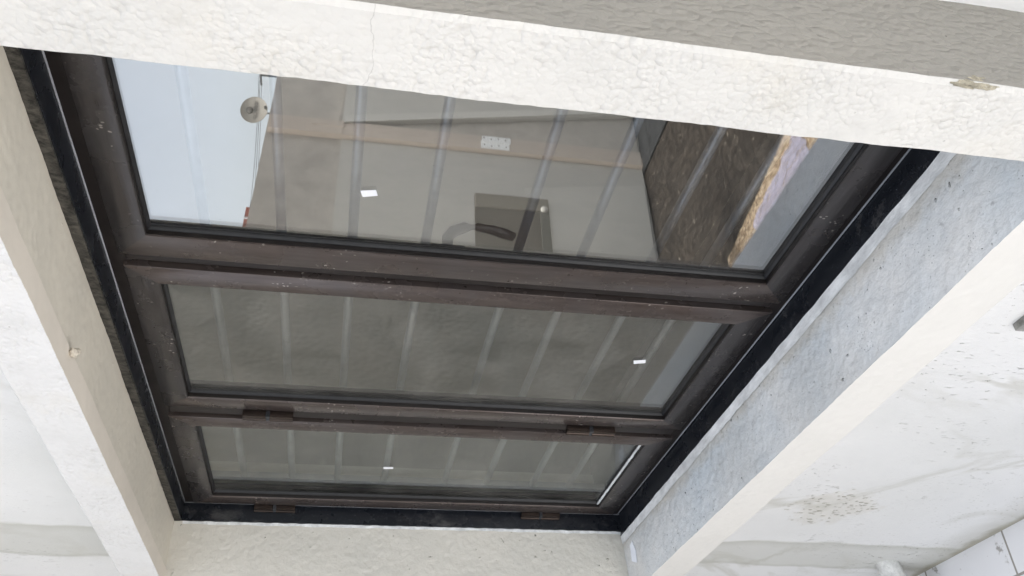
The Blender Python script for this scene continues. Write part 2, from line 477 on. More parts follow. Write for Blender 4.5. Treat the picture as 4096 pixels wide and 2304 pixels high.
m_brown = wood('stained_brown_boards', (0.07, 0.046, 0.032), (0.035, 0.024, 0.018), (3, 14, 3))
m_dish = simple('pale_dish_paint', (0.33, 0.30, 0.25), 0.5, 0, 0.10, 6)
m_dish_ink = simple('grey_dish_lettering', (0.02, 0.02, 0.02), 0.6)
m_steel = simple('dark_pole_steel', (0.14, 0.145, 0.15), 0.5, 0.5)
m_wire = simple('black_cable', (0.03, 0.03, 0.03), 0.6)
m_brick = simple('red_brick_paint', (0.42, 0.10, 0.065), 0.8, 0, 0.25, 7, 0.01)
m_band = simple('white_coping_paint', (0.80, 0.79, 0.77), 0.7, 0, 0.05)
m_house2 = simple('ochre_render', (0.52, 0.46, 0.38), 0.85, 0, 0.12, 3)
m_sand = simple('exposed_sand_mortar', (0.50, 0.45, 0.34), 0.9, 0, 0.35, 140, 0.004)
m_mud = simple('dried_mud', (0.66, 0.60, 0.50), 0.9, 0, 0.15, 70, 0.003)
m_pipe = simple('mortar_splashed_pipe', (0.62, 0.615, 0.58), 0.75, 0, 0.35, 22, 0.006)
m_paper = simple('white_paper', (0.84, 0.86, 0.90), 0.6, 0, 0.03)
m_slot = simple('grey_bare_cement', (0.30, 0.295, 0.27), 0.85, 0, 0.4, 40, 0.004)
m_soil_shade = simple('dark_soil_shade', (0.035, 0.036, 0.036), 0.8, 0, 0.4, 12, 0.01)  # near black: colour of the painted shade on the soil
m_roof = simple('concrete_roof', (0.38, 0.37, 0.35), 0.9, 0, 0.15, 3)

# ------------------------------------------------------------------ helpers
def world_origin(o):
    v = Vector((0, 0, 0))
    while o is not None:
        v += o.location
        o = o.parent
    return v

def tag(o, label=None, cat=None, group=None, kind=None):
    if label: o['label'] = label
    if cat: o['category'] = cat
    if group: o['group'] = group
    if kind: o['kind'] = kind
    elif cat: o['kind'] = 'thing'
    return o

def thing(name, at, label, cat, group=None):
    o = bpy.data.objects.new(name, None)
    COL.objects.link(o)
    o.location = P(*at)
    o.empty_display_size = 0.05
    return tag(o, label, cat, group)

class MB:
    def __init__(self):
        self.bm = bmesh.new()
    def poly(self, pts, faces, mi=None):
        vs = [self.bm.verts.new(P(*p)) for p in pts]
        for n, f in enumerate(faces):
            try:
                fc = self.bm.faces.new([vs[i] for i in f])
                if mi: fc.material_index = mi[n]
            except ValueError: pass
        return self
    def box(self, x0, x1, y0, y1, z0, z1, bev=0.0, seg=2):
        t = bmesh.new()
        c = [(x, y, z) for x in (x0, x1) for y in (y0, y1) for z in (z0, z1)]
        vs = [t.verts.new(P(*p)) for p in c]
        for f in ((0, 1, 3, 2), (4, 6, 7, 5), (0, 4, 5, 1), (2, 3, 7, 6), (0, 2, 6, 4), (1, 5, 7, 3)):
            t.faces.new([vs[i] for i in f])
        if bev:
            bmesh.ops.bevel(t, geom=t.edges[:], offset=bev*S, segments=seg, profile=0.6, affect='EDGES')
        self._join(t)
        return self
    def _join(self, t):
        me = bpy.data.meshes.new('tmp'); t.to_mesh(me); t.free()
        self.bm.from_mesh(me); bpy.data.meshes.remove(me)
    def tube(self, a, b, r, n=20, r2=None):
        a, b = P(*a), P(*b); r *= S; r2 = r if r2 is None else r2*S
        ax = (b-a).normalized(); u = ax.orthogonal().normalized(); w = ax.cross(u)
        ra, rb = [], []
        for i in range(n):
            t = 2*math.pi*i/n; d = u*math.cos(t)+w*math.sin(t)
            ra.append(self.bm.verts.new(a+d*r)); rb.append(self.bm.verts.new(b+d*r2))
        for i in range(n):
            self.bm.faces.new((ra[i], ra[(i+1) % n], rb[(i+1) % n], rb[i]))
        self.bm.faces.new(ra[::-1]); self.bm.faces.new(rb)
        return self
    def path(self, pts, rad, n=14, squash=1.0):
        rings = []
        pts = [P(*p) for p in pts]
        for i, p in enumerate(pts):
            ax = (pts[min(i+1, len(pts)-1)]-pts[max(i-1, 0)]).normalized()
            u = ax.cross(Vector((0, 0, 1)))
            u = u.normalized() if u.length > 0.1 else ax.orthogonal().normalized()
            w = ax.cross(u); r = (rad[i] if isinstance(rad, list) else rad)*S
            rings.append([self.bm.verts.new(p+(u*math.cos(2*math.pi*k/n)*squash+w*math.sin(2*math.pi*k/n))*r) for k in range(n)])
        for a, b in zip(rings, rings[1:]):
            for k in range(n):
                self.bm.faces.new((a[k], a[(k+1) % n], b[(k+1) % n], b[k]))
        self.bm.faces.new(rings[0][::-1]); self.bm.faces.new(rings[-1])
        return self
    def build(self, name, mat, parent=None, smooth=False, label=None):
        bmesh.ops.recalc_face_normals(self.bm, faces=self.bm.faces[:])
        o0 = world_origin(parent)
        for v in self.bm.verts: v.co -= o0
        me = bpy.data.meshes.new(name)
        self.bm.to_mesh(me); self.bm.free()
        if smooth:
            for p in me.polygons: p.use_smooth = True
            if smooth == 'auto':
                me.set_sharp_from_angle(angle=math.radians(40))
        for m in (mat if isinstance(mat, (list, tuple)) else [mat]): me.materials.append(m)
        o = bpy.data.objects.new(name, me)
        COL.objects.link(o)
        if parent: o.parent = parent
        if label: o['label'] = label
        return o

def wob(p):
    """small in-place waviness shared by all plaster corners (metres)"""
    n = noise.noise_vector(p*12.0)*0.0011 + noise.noise_vector(p*70.0)*0.0006
    return n

def patch(mb, a, b, c, d, cell=0.004, amp=0.0, freq=80.0, fade=0.012, st=(1, 1, 1), edge=True):
    """grid over the quad a-b-c-d (camera-distance units) with plaster relief along its normal"""
    A, B, C_, D = P(*a), P(*b), P(*c), P(*d)
    lu = max((B-A).length, (C_-D).length); lv = max((D-A).length, (C_-B).length)
    nu = max(2, int(lu/cell)); nv = max(2, int(lv/cell))
    nrm = (B-A).cross(D-A).normalized()
    rows = []
    for j in range(nv+1):
        v = j/nv; row = []
        for i in range(nu+1):
            u = i/nu
            p = A*(1-u)*(1-v)+B*u*(1-v)+C_*u*v+D*(1-u)*v
            k = min(1.0, min(u*lu, (1-u)*lu, v*lv, (1-v)*lv)/fade)
            q = p + wob(p)
            if amp:
                s = Vector((p.x*st[0], p.y*st[1], p.z*st[2]))*freq
                h = 0.65*noise.noise(s)+0.35*noise.noise(s*2.1)
                m = 0.45+0.55*min(1, max(0, 0.5+1.6*noise.noise(p*9)))
                q += nrm*(h*amp*m*k)
            row.append(mb.bm.verts.new(q))
        rows.append(row)
    for r0, r1 in zip(rows, rows[1:]):
        for i in range(nu):
            mb.bm.faces.new((r0[i], r0[i+1], r1[i+1], r1[i]))
    return mb

def lathe(mb, centre, axis, prof, n=48):
    """prof: list of (radius, height along axis)"""
    c = P(*centre); ax = Vector(axis).normalized(); u = ax.orthogonal().normalized(); w = ax.cross(u)
    rings = []
    for r, h in prof:
        rings.append([mb.bm.verts.new(c+ax*h*S+(u*math.cos(2*math.pi*k/n)+w*math.sin(2*math.pi*k/n))*max(r, 1e-5)*S) for k in range(n)])
    for a, b in zip(rings, rings[1:]):
        for k in range(n):
            mb.bm.faces.new((a[k], a[(k+1) % n], b[(k+1) % n], b[k]))
    return mb

# ------------------------------------------------------------------ ground
g = MB(); g.poly([(-220, -220, -2.2), (220, -220, -2.2), (220, 220, -2.2), (-220, 220, -2.2)], [(0, 1, 2, 3)])
tag(g.build('ground', m_soil), kind='structure')
g = MB(); g.box(-9, 1.9, 0.07, 9.0, -2.28, -2.19); g.box(1.9, 3.3, 0.07, 1.1, -2.28, -2.19)
tag(g.build('paving', m_tile), kind='structure')

# ------------------------------------------------------------------ house
YF, YW = 0.24, 0.077                      # face of the window surround, face of the wall
X0, X1 = 0.69, 2.69                       # plaster opening
ZT, ZB = 0.482, -0.936
XO0, XO1, ZO1, ZO0 = 0.582, 2.80, 0.587, -1.045   # outer edge of the surround
FX0, FX1, FZ1, FZ0 = 0.757, 2.665, 0.468, -0.912  # inside of the granite lining

house = thing('house', (1.7, 0, -2.19), 'white plastered house wall with a raised border around the window', 'house')
w = MB()
xa, xb = XO0+0.01, XO1-0.01; za, zb = ZO0+0.01, ZO1-0.01
w.box(-9, xa, -0.2, YW, -2.6, 2.6); w.box(xb, 3.62, -0.2, YW, -2.6, 2.6)
w.box(xa, xb, -0.2, YW, zb, 2.6); w.box(xa, xb, -0.2, YW, -2.6, za)
w.build('wall', m_wall, house)

# surround: front face (four strips), rounded arrises and outer returns
C = 0.006
def ring_strips():
    near = MB(); far = MB(); cream = MB(); side = MB(); sidew = MB()
    i0, i1, k1, k0 = X0+C*0.4, X1, ZT, ZB
    # near strip, closest to the camera
    patch(near, (XO0+C, YF, ZO1-C), (XO0+C, YF, ZO0+C), (i0, YF, k0), (i0, YF, k1), 0.0036, 0.0003, 110, st=(1, 1, 0.75))
    patch(far, (XO0+C, YF, ZO1-C), (i0, YF, k1), (i1, YF, k1), (XO1-C, YF, ZO1-C), 0.0045, 0.0005, 95)
    patch(far, (i1, YF, k1), (i1, YF, k0), (XO1-C, YF, ZO0+C), (XO1-C, YF, ZO1-C), 0.006, 0.0005, 95)
    patch(cream, (XO0+C, YF, ZO0+C), (XO1-C, YF, ZO0+C), (i1, YF, k0), (i0, YF, k0), 0.005, 0.0007, 60)
    # outer returns with a small chamfer
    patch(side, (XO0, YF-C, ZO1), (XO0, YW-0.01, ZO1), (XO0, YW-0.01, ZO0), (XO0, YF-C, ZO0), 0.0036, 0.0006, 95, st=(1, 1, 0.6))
    patch(near, (XO0, YF-C, ZO1), (XO0, YF-C, ZO0), (XO0+C, YF, ZO0+C), (XO0+C, YF, ZO1-C), 0.006)
    patch(far, (XO0, YF-C, ZO1), (XO0+C, YF, ZO1-C), (XO1-C, YF, ZO1-C), (XO1, YF-C, ZO1), 0.008)
    patch(cream, (XO0, YF-C, ZO0), (XO1, YF-C, ZO0), (XO1-C, YF, ZO0+C), (XO0+C, YF, ZO0+C), 0.008)
    patch(far, (XO1, YF-C, ZO1), (XO1-C, YF, ZO1-C), (XO1-C, YF, ZO0+C), (XO1, YF-C, ZO0), 0.008)
    patch(sidew, (XO0, YF-C, ZO1), (XO1, YF-C, ZO1), (XO1, YW-0.01, ZO1), (XO0, YW-0.01, ZO1), 0.012)
    patch(sidew, (XO0, YF-C, ZO0), (XO0, YW-0.01, ZO0), (XO1, YW-0.01, ZO0), (XO1, YF-C, ZO0), 0.012)
    patch(sidew, (XO1, YF-C, ZO0), (XO1, YW-0.01, ZO0), (XO1, YW-0.01, ZO1), (XO1, YF-C, ZO1), 0.012)
    return near, far, cream, side, sidew
near, far, cream, side, sidew = ring_strips()
near.build('window_surround', m_face, house, True, 'rough white upright plaster strip beside the window')
far.build('window_surround', m_face_fine, house, True, 'bright white pebbled plaster strip over the window')
cream.build('window_surround', m_face_cream, house, True, 'cream smooth plaster strip under the window sill')
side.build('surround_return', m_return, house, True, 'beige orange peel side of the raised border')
sidew.build('surround_return', m_face_cream, house, True)

GY = 0.047                                # front of the granite lining
s = MB()
patch(s, (X0, GY, ZT+0.005), (X1, GY, ZT+0.005), (X1, 0.19, ZT+0.007), (X0, 0.19, ZT+0.007), 0.0042, 0.0014, 90)
s.build('soffit', m_soffit, house, True)
s = MB()
patch(s, (X0, 0.19, ZT+0.007), (X1, 0.19, ZT+0.007), (X1, 0.194, ZT-0.0005), (X0, 0.194, ZT-0.0005), 0.006)
patch(s, (X0, 0.194, ZT-0.0005), (X1, 0.194, ZT-0.0005), (X1, YF, ZT), (X0, YF, ZT), 0.0055, 0.0004, 25)
s.build('soffit_band', m_soffit_smooth, house, True)
s = MB()
patch(s, (X0, GY+0.004, FZ0-0.001), (X1, GY+0.004, FZ0-0.0015), (X1, YF, ZB), (X0, YF, ZB), 0.0040, 0.0016, 85)
s.build('sill', m_sill, house, True)
s = MB()
patch(s, (2.672, GY, ZT+0.03), (2.672, GY, FZ0-0.01), (X1, YF, ZB-0.01), (X1, YF, ZT+0.03), 0.0040, 0.0016, 85)
s.build('jamb', m_jamb, house, True)
s = MB()
patch(s, (0.745, GY, ZT+0.005), (0.745, GY, FZ0), (X0+C*0.4, YF, ZB), (X0+C*0.4, YF, ZT), 0.02)
s.build('jamb', m_jamb, house, True)

# granite slabs lining the opening
gr = MB()
gr.poly([(FX0-0.021, -0.075, FZ0), (FX1+0.02, -0.075, FZ0), (FX1+0.02, GY+0.022, FZ0), (FX0-0.021, GY+0.004, FZ0),
         (FX0-0.021, -0.075, FZ0-0.03), (FX1+0.02, -0.075, FZ0-0.03), (FX1+0.02, GY+0.022, FZ0-0.03), (FX0-0.021, GY+0.004, FZ0-0.03)],
        [(0, 1, 2, 3), (7, 6, 5, 4), (0, 4, 5, 1), (1, 5, 6, 2), (2, 6, 7, 3), (3, 7, 4, 0)])              # bottom slab
gr.box(FX1, FX1+0.02, -0.075, GY, FZ0, FZ1)                         # far slab
gr.box(FX0-0.021, FX0, -0.075, GY, FZ0, FZ1)                        # near slab
gr.build('granite_lining', m_gran, house)
t_ = MB()                                                           # top slab, slightly uneven edge
n = 150
for k in range(n):
    pass
pts, fcs = [], []
for k in range(n+1):
    x = FX0-0.021+(FX1+0.02-FX0+0.021)*k/n
    e = 0.0022*noise.noise(Vector((x*14, 0, 0)))+0.0012*noise.noise(Vector((x*60, 3, 0)))
    yy = GY-0.006*(x-0.9)/1.8+0.004
    pts += [(x, -0.075, FZ1), (x, yy+e*0.4, FZ1), (x, yy-0.002, FZ1+0.0205+e), (x, -0.075, FZ1+0.0205)]
for k in range(n):
    a = 4*k
    for i in range(4):
        fcs.append((a+i, a+(i+1) % 4, a+4+(i+1) % 4, a+4+i))
fcs += [(0, 3, 2, 1), (4*n, 4*n+1, 4*n+2, 4*n+3)]
t_.poly(pts, fcs).build('granite_lining', m_sawn, house, label='granite top slab with rough sawn grey edge')
gp = MB(); gp.box(FX0, FX1, -0.07, GY-0.001, FZ1-0.0025, FZ1-0.0004)
gp.build('granite_face', m_gran, house)

# white filler along the granite
f = MB(); pts, fcs = [], []
n = 260
for k in range(n+1):
    x = 0.70+(2.668-0.70)*k/n
    e = 0.5+0.5*noise.noise(Vector((x*9, 1, 0)))
    e2 = noise.noise(Vector((x*45, 5, 0)))
    wd = 0.022+0.007*e+0.002*e2
    g0 = GY+0.003+0.015*(x-0.7)/2.0
    pts += [(x, g0+0.003*noise.noise(Vector((x*18, 9, 0))), FZ0+0.0018), (x, g0+wd, FZ0+0.0012-0.1*(wd+0.008))]
for k in range(n):
    fcs.append((2*k, 2*k+2, 2*k+3, 2*k+1))
f.poly(pts, fcs)
pts, fcs = [], []
n = 160
for k in range(n+1):
    z = ZT-0.02-(ZT-0.02-FZ0)*k/n
    wd = 0.009+0.004*noise.noise(Vector((z*20, 2, 0)))
    pts += [(2.6695, GY+0.0006+0.002*noise.noise(Vector((z*40, 7, 0))), z), (2.6712, GY+wd, z)]
for k in range(n):
    fcs.append((2*k, 2*k+1, 2*k+3, 2*k+2))
f.poly(pts, fcs)
f.build('filler_strip', m_grout, house, True)

# chipped corner, loose on the near arris
def lump(mb, c, rx, ry, rz, seed, sub=3, amp=0.35, fr=1.6):
    t = bmesh.new()
    bmesh.ops.create_icosphere(t, subdivisions=sub, radius=1.0)
    for v in t.verts:
        d = v.co.normalized()
        k = 1+amp*noise.noise(d*fr+Vector((seed, 0, 0)))+amp*0.5*noise.noise(d*fr*3+Vector((0, seed, 0)))
        v.co = P(c[0]+d.x*rx*k, c[1]+d.y*ry*k, c[2]+d.z*rz*k)
    mb._join(t)
ch = MB()
lump(ch, (XO0+0.0035, YF-0.011, -0.703), 0.0050, 0.012, 0.036, 3.1, 4, 0.4, 2.0)
ch.build('chipped_plaster', m_sand, house, True, 'sandy mortar showing where the corner broke off')

# rest of the building: roof slab and the room behind the window
r = MB(); r.box(-9, 3.62, -9, YW+0.25, 2.6, 2.78); r.build('roof', m_roof, house)
rm = MB()
rm.box(-3.2, -3.1, -4.2, -0.2, -2.3, 1.4); rm.box(3.3, 3.4, -4.2, -0.2, -2.3, 1.4)
rm.box(-3.2, 3.4, -4.3, -4.2, -2.3, 1.4); rm.box(-3.2, 3.4, -4.2, -0.2, 1.4, 1.5); rm.box(-3.2, 3.4, -4.2, -0.2, -2.3, -2.2)
rm.build('room_walls', m_room, house)
ld = MB()
ld.box(FX0-0.15, FX1+0.15, -0.36, -0.078, -0.96, -0.874, 0.004)
ld.build('inner_ledge', m_ledge, house)

# ------------------------------------------------------------------ window
win = thing('window', (1.71, -0.03, FZ0), 'brown aluminium window with three glazed sashes set in black granite', 'window')
fr = MB()
e = 0.0006
fr.box(FX0+e, FX1-e, -0.06, -0.010, FZ1-0.046, FZ1-e*5, 0.003); fr.box(FX0+e, FX1-e, -0.06, -0.010, FZ0+e, FZ0+0.042, 0.003)
fr.box(FX0+e, FX0+0.044, -0.06, -0.0105, FZ0+0.042, FZ1-0.046, 0.003); fr.box(FX1-0.040, FX1-e, -0.06, -0.0105, FZ0+0.042, FZ1-0.046, 0.003)
for a, b in ((1.389, 1.4115), (2.005, 2.0465)):
    fr.box(a-0.006, b, -0.034, -0.0045, FZ0+0.036, FZ1-0.036, 0.006, 4)
    fr.box(a-0.03, b+0.045, -0.06, -0.035, FZ0+0.040, FZ1-0.040)
fr.build('frame', m_alu_dark, win, 'auto')
bd = MB()                                   # thin bright bead between frame and granite
bd.tube((FX0, -0.0085, FZ1-0.004), (FX1, -0.0085, FZ1-0.004), 0.0017, 8)
bd.tube((FX0, -0.0085, FZ0+0.0022), (FX1, -0.0085, FZ0+0.0062), 0.0019, 8)
bd.tube((FX1-0.003, -0.0085, FZ0), (FX1-0.003, -0.0085, FZ1), 0.0017, 8)
bd.build('sealant_bead', simple('grey_sealant', (0.30, 0.31, 0.33), 0.5), win, True)

def ring_mesh(mb, ox0, ox1, oz0, oz1, ix0, ix1, iz0, iz1, prof):
    """picture-frame ring: prof = list of (t 0..1 from outer to inner edge, y); mitred corners"""
    loops = []
    for t, y in prof:
        loops.append([(ox0+(ix0-ox0)*t, y, oz0+(iz0-oz0)*t), (ox1+(ix1-ox1)*t, y, oz0+(iz0-oz0)*t),
                      (ox1+(ix1-ox1)*t, y, oz1+(iz1-oz1)*t), (ox0+(ix0-ox0)*t, y, oz1+(iz1-oz1)*t)])
    pts = [p for l in loops for p in l]
    fcs = []
    for a in range(len(loops)-1):
        for k in range(4):
            fcs.append((4*a+k, 4*a+(k+1) % 4, 4*a+4+(k+1) % 4, 4*a+4+k))
    mb.poly(pts, fcs, [n % 2 for n in range(len(fcs))])

sashes = [
    (0.790, 1.389, -0.890, 0.4395, 0.848, 1.325, -0.829, 0.3815),
    (1.4235, 2.004, -0.888, 0.4375, 1.480, 1.954, -0.823, 0.3775),
    (2.0585, 2.644, -0.886, 0.4365, 2.112, 2.588, -0.819, 0.3760)]
side_word = ['sash nearest the camera, reflecting the sky', 'middle sash', 'farthest sash']
sash_objs = []
for i, (ox0, ox1, oz0, oz1, ix0, ix1, iz0, iz1) in enumerate(sashes):
    mb = MB()
    ring_mesh(mb, ox0, ox1, oz0, oz1, ix0, ix1, iz0, iz1,
              [(0.0, -0.028), (0.0, -0.0035), (0.012, -0.001), (0.04, 0.0), (0.955, 0.0), (0.985, -0.001), (1.0, -0.0035)])
    so = mb.build('sash', [m_alu_rail, m_alu], win, 'auto', side_word[i])
    sash_objs.append(so)
    gb = MB()
    ring_mesh(gb, ix0-0.010, ix1+0.010, iz0-0.010, iz1+0.010, ix0, ix1, iz0, iz1, [(0.0, -0.010), (0.98, -0.0045), (1.0, -0.005), (1.0, -0.0265), (0.3, -0.034)])
    gb.build('glazing_rebate', [m_rebate_shade, m_rebate_shade], so, 'auto')
    gk = MB()
    q = 0.0065
    ring_mesh(gk, ix0-0.001, ix1+0.001, iz0-0.001, iz1+0.001, ix0+q, ix1-q, iz0+q, iz1-q,
              [(0.0, -0.0135), (0.35, -0.0132), (0.7, -0.0155), (0.92, -0.0180), (1.0, -0.0199)])
    gk.build('gasket', [m_rubber, m_rubber], so, 'auto')
    gl = MB(); gl.box(ix0-0.004, ix1+0.004, -0.0245, -0.0200, iz0-0.004, iz1+0.004)
    gl.build('glass_pane', [m_glass, m_glass_dusty, m_glass_far][i], so)
stk = [[(1.171, 0.006), (1.165, -0.021), (1.180, -0.025), (1.187, 0.001)],
       [(1.690, -0.659), (1.683, -0.687), (1.697, -0.691), (1.705, -0.664)],
       [(2.370, -0.115), (2.368, -0.143), (2.380, -0.144), (2.383, -0.116)]]
for so, q in zip(sash_objs, stk):
    mb = MB()
    mb.poly([(x, -0.0197, z) for x, z in q]+[(x, -0.0191, z) for x, z in q], [(0, 1, 2, 3), (4, 5, 6, 7), (0, 1, 5, 4), (1, 2, 6, 5), (2, 3, 7, 6), (3, 0, 4, 7)])
    mb.build('sticker', m_sticker, so)

def sash_hinge(x, z0, z1, so):
    mb = MB(); zm = (z0+z1)/2
    mb.box(x-0.018, x+0.001, -0.012, 0.013, z1, zm-0.004, 0.0012); mb.box(x-0.018, x+0.001, -0.012, 0.013, zm+0.004, z0, 0.0012)
    mb.tube((x, 0.0075, z1), (x, 0.0075, zm-0.004), 0.0085, 20); mb.tube((x, 0.0075, zm+0.004), (x, 0.0075, z0), 0.0085, 20)
    h = mb.build('hinge', m_bronze, so, 'auto')
    c = MB(); c.tube((x, 0.0075, zm-0.0045), (x, 0.0075, zm+0.0045), 0.0074, 16)
    c.box(x-0.021, x-0.010, -0.002, 0.0142, zm-0.005, zm+0.005, 0.001)
    c.build('hinge_clip', m_clip, so)
for (x, a, b) in ((2.0305, 0.254, 0.132), (2.0315, -0.575, -0.706)):
    sash_hinge(x, a, b, sash_objs[1])
for (x, a, b) in ((2.6655, 0.258, 0.136), (2.6655, -0.578, -0.705)):
    sash_hinge(x, a, b, sash_objs[2])
# lever handle on the room side of the near sash
hd = MB()
hd.path([(1.352, -0.045, -0.170), (1.335, -0.062, -0.170), (1.318, -0.066, -0.180), (1.306, -0.068, -0.200), (1.304, -0.069, -0.225),
         (1.309, -0.069, -0.255), (1.317, -0.069, -0.280), (1.325, -0.069, -0.300)],
        [0.011, 0.012, 0.013, 0.0125, 0.012, 0.0115, 0.0125, 0.011], 14, 0.7)
hd.box(1.338, 1.366, -0.048, -0.036, -0.205, -0.135, 0.004)
hd.build('handle', m_handle, sash_objs[0], True)

# grille of round bars inside
gri = thing('window_grille', (1.71, -0.105, -0.92), 'grey round bar security grille seen behind the window glass', 'grille')
for z in (0.303, 0.156, 0.0155, -0.133, -0.328, -0.466, -0.622, -0.747):
    b = MB(); b.tube((FX0-0.02, -0.105, z), (FX1+0.02, -0.105, z), 0.0102, 20)
    b.build('bar', m_bar, gri, 'auto')
for x in (FX0-0.012, FX1+0.012):
    b = MB(); b.box(x-0.012, x+0.012, -0.115, -0.095, -0.925, 0.47)
    b.build('end_strip', m_bar, gri)

pn = MB()  # added panel, pale backing that makes the bars read darker through the near pane
q = [(0.2, -0.115), (1.86, -0.832), (1.86, 0.62), (0.2, 0.62)]
pn.poly([(x, -0.362, z) for x, z in q]+[(x, -0.375, z) for x, z in q], [(0, 1, 2, 3), (7, 6, 5, 4), (0, 4, 5, 1), (1, 5, 6, 2), (2, 6, 7, 3), (3, 7, 4, 0)])
pn.build('added_back_panel', simple('cream_added_panel', (0.47, 0.44, 0.385), 0.8, 0, 0.05, 4), house)
sb = MB(); pts = []
for k in range(60):
    x = 2.115+(2.585-2.115)*k/59
    pts.append((x, -0.012+0.0015*noise.noise(Vector((x*40, 0, 0))), -0.8165+0.001*noise.noise(Vector((x*60, 4, 0)))))
sb.path(pts, [0.0035+0.002*noise.noise(Vector((k*0.9, 7, 0))) for k in range(60)], 8)
sb.build('dried_sealant', m_grout, sash_objs[2], True)

# plank and plastic film in the yard
# both lie outside on the soil, in the sun, and show mirrored in the near pane
pk = MB()
n = 160; pts, fcs = [], []
for k in range(n+1):
    x = 2.45+(3.80-2.45)*k/n
    e = 0.018*noise.noise(Vector((x*9, 0, 4)))+0.010*noise.noise(Vector((x*60, 0, 9)))
    yb = 2.24-0.22*(x-2.7)+e
    pts += [(x, yb, -2.199), (x, yb, -2.162), (x, 1.72, -2.162), (x, 1.72, -2.199)]
for k in range(n):
    a = 4*k
    for i in range(4):
        fcs.append((a+i, a+(i+1) % 4, a+4+(i+1) % 4, a+4+i))
fcs += [(0, 3, 2, 1), (4*n, 4*n+1, 4*n+2, 4*n+3)]
pk.poly(pts, fcs)
tag(pk.build('wood_plank', m_osb), 'jagged tan flake board plank on the soil, mirrored at the right of the near pane', 'plank')
film = thing('plastic_wrap', (3.1, 1.85, -2.16), 'crumpled pale plastic film draped over the flake board plank in the mirrored yard', 'plastic film')
fm = MB(); NU, NV = 46, 22; vs = []
A, B, C2, D = (2.80, 2.11), (3.40, 1.98), (3.47, 1.66), (2.70, 1.66)
for j in range(NV+1):
    v = j/NV
    for i in range(NU+1):
        u = i/NU
        x = A[0]*(1-u)*(1-v)+B[0]*u*(1-v)+C2[0]*u*v+D[0]*(1-u)*v+0.05*noise.noise(Vector((v*4, u*2, 5)))*(1 if i in (0, NU) else 0.4)
        y = A[1]*(1-u)*(1-v)+B[1]*u*(1-v)+C2[1]*u*v+D[1]*(1-u)*v+0.02*noise.noise(Vector((u*6, v*2, 2)))
        z = -2.158+0.022*abs(noise.noise(Vector((u*5, v*4, 0))))+0.012*abs(noise.noise(Vector((u*14, v*9, 0))))
        vs.append((x, y, z))
fm.poly(vs, [(j*(NU+1)+i, j*(NU+1)+i+1, (j+1)*(NU+1)+i+1, (j+1)*(NU+1)+i) for j in range(NV) for i in range(NU)])
fm.build('film', m_film, film, True)

# ------------------------------------------------------------------ small things on the wall
mu = MB()
lump(mu, (1.418, 0.199, ZT-0.005), 0.010, 0.008, 0.007, 5.3, 3, 0.5, 1.8)
lump(mu, (1.425, 0.191, ZT-0.008), 0.006, 0.005, 0.006, 8.3, 3, 0.6, 2.2)
tag(mu.build('mud_nest', m_mud, None, True), 'small pale lump of dried mud stuck under the window soffit', 'mud nest')
pp = MB()
q = [(2.585, 0.106, -0.919), (2.600, 0.116, -0.916), (2.604, 0.165, -0.9175), (2.583, 0.176, -0.925), (2.574, 0.140, -0.9235)]
pp.poly(q+[(x, y, z+0.0012) for x, y, z in q], [(4, 3, 2, 1, 0), (5, 6, 7, 8, 9)]+[(i, (i+1) % 5, 5+(i+1) % 5, 5+i) for i in range(5)])
tag(pp.build('paper_scrap', m_paper), 'torn white paper scrap in the far corner of the sill', 'paper')
sl = MB(); sl.box(0.2, 1.292, YW-0.004, YW+0.016, -1.369, -1.347, 0.002)
tag(sl.build('cement_ledge', m_slot), 'thin grey cement ledge on the white wall below the sill', 'ledge')
dp = MB(); pts = [(2.84, 0.03, -1.96), (2.86, 0.09, -1.99), (2.885, 0.145, -2.02), (2.91, 0.185, -2.08), (2.93, 0.22, -2.15), (2.94, 0.24, -2.2)]
dp.path(pts, [0.040, 0.042, 0.039, 0.041, 0.040, 0.042], 18)
for v in dp.bm.verts:
    v.co += noise.noise_vector(v.co*30)*0.006
tag(dp.build('drain_pipe', m_pipe, None, True), 'stubby white drain pipe splashed with mortar at the foot of the wall', 'pipe')

# ------------------------------------------------------------------ cement side wall (mirrored in the two farther panes)
cw = MB(); cw.box(3.62, 3.80, -0.5, 1.66, -2.3, 2.55)
tag(cw.build('side_wall', m_cement), 'rough grey cement side wall standing at the end of the house', 'wall')

# ------------------------------------------------------------------ boundary wall and plywood door mirrored in the near pane
bw = thing('boundary_wall', (4.9, 4.5, -2.19), 'tall boundary wall in front of the house, seen mirrored in the near pane', 'wall')
mb = MB()
L = 4.85
mb.poly([(L, 1.7, -2.3), (L, 7.5, -2.3), (L, 7.5, 0.70), (L, 4.275, 0.732), (L, 2.765, 0.775), (L, 1.7, 0.80),
         (L+0.2, 1.7, -2.3), (L+0.2, 7.5, -2.3), (L+0.2, 7.5, 0.70), (L+0.2, 4.275, 0.732), (L+0.2, 2.765, 0.775), (L+0.2, 1.7, 0.80)],
        [(0, 1, 2, 3, 4, 5), (11, 10, 9, 8, 7, 6)]+[(i, (i+1) % 6, 6+(i+1) % 6, 6+i) for i in range(6)])
mb.build('wall', m_bwall, bw)
hw = thing('wall_hatch', (L, 3.0, -1.4), 'small square hatch with brown boards set in the boundary wall', 'hatch')
mb = MB(); mb.box(L-0.036, L+0.01, 2.55, 3.227, -1.376, -0.814); mb.build('back_panel', m_brown, hw)
mb = MB(); mb.box(L-0.050, L-0.0365, 3.105, 3.229, -1.376, -0.814, 0.004); mb.build('top_board', simple('tan_board', (0.17, 0.145, 0.11), 0.7), hw)
mb = MB(); mb.box(L-0.048, L-0.0365, 2.55, 3.104, -1.374, -1.305); mb.build('side_board', simple('grey_green_board', (0.075, 0.07, 0.055), 0.8), hw)
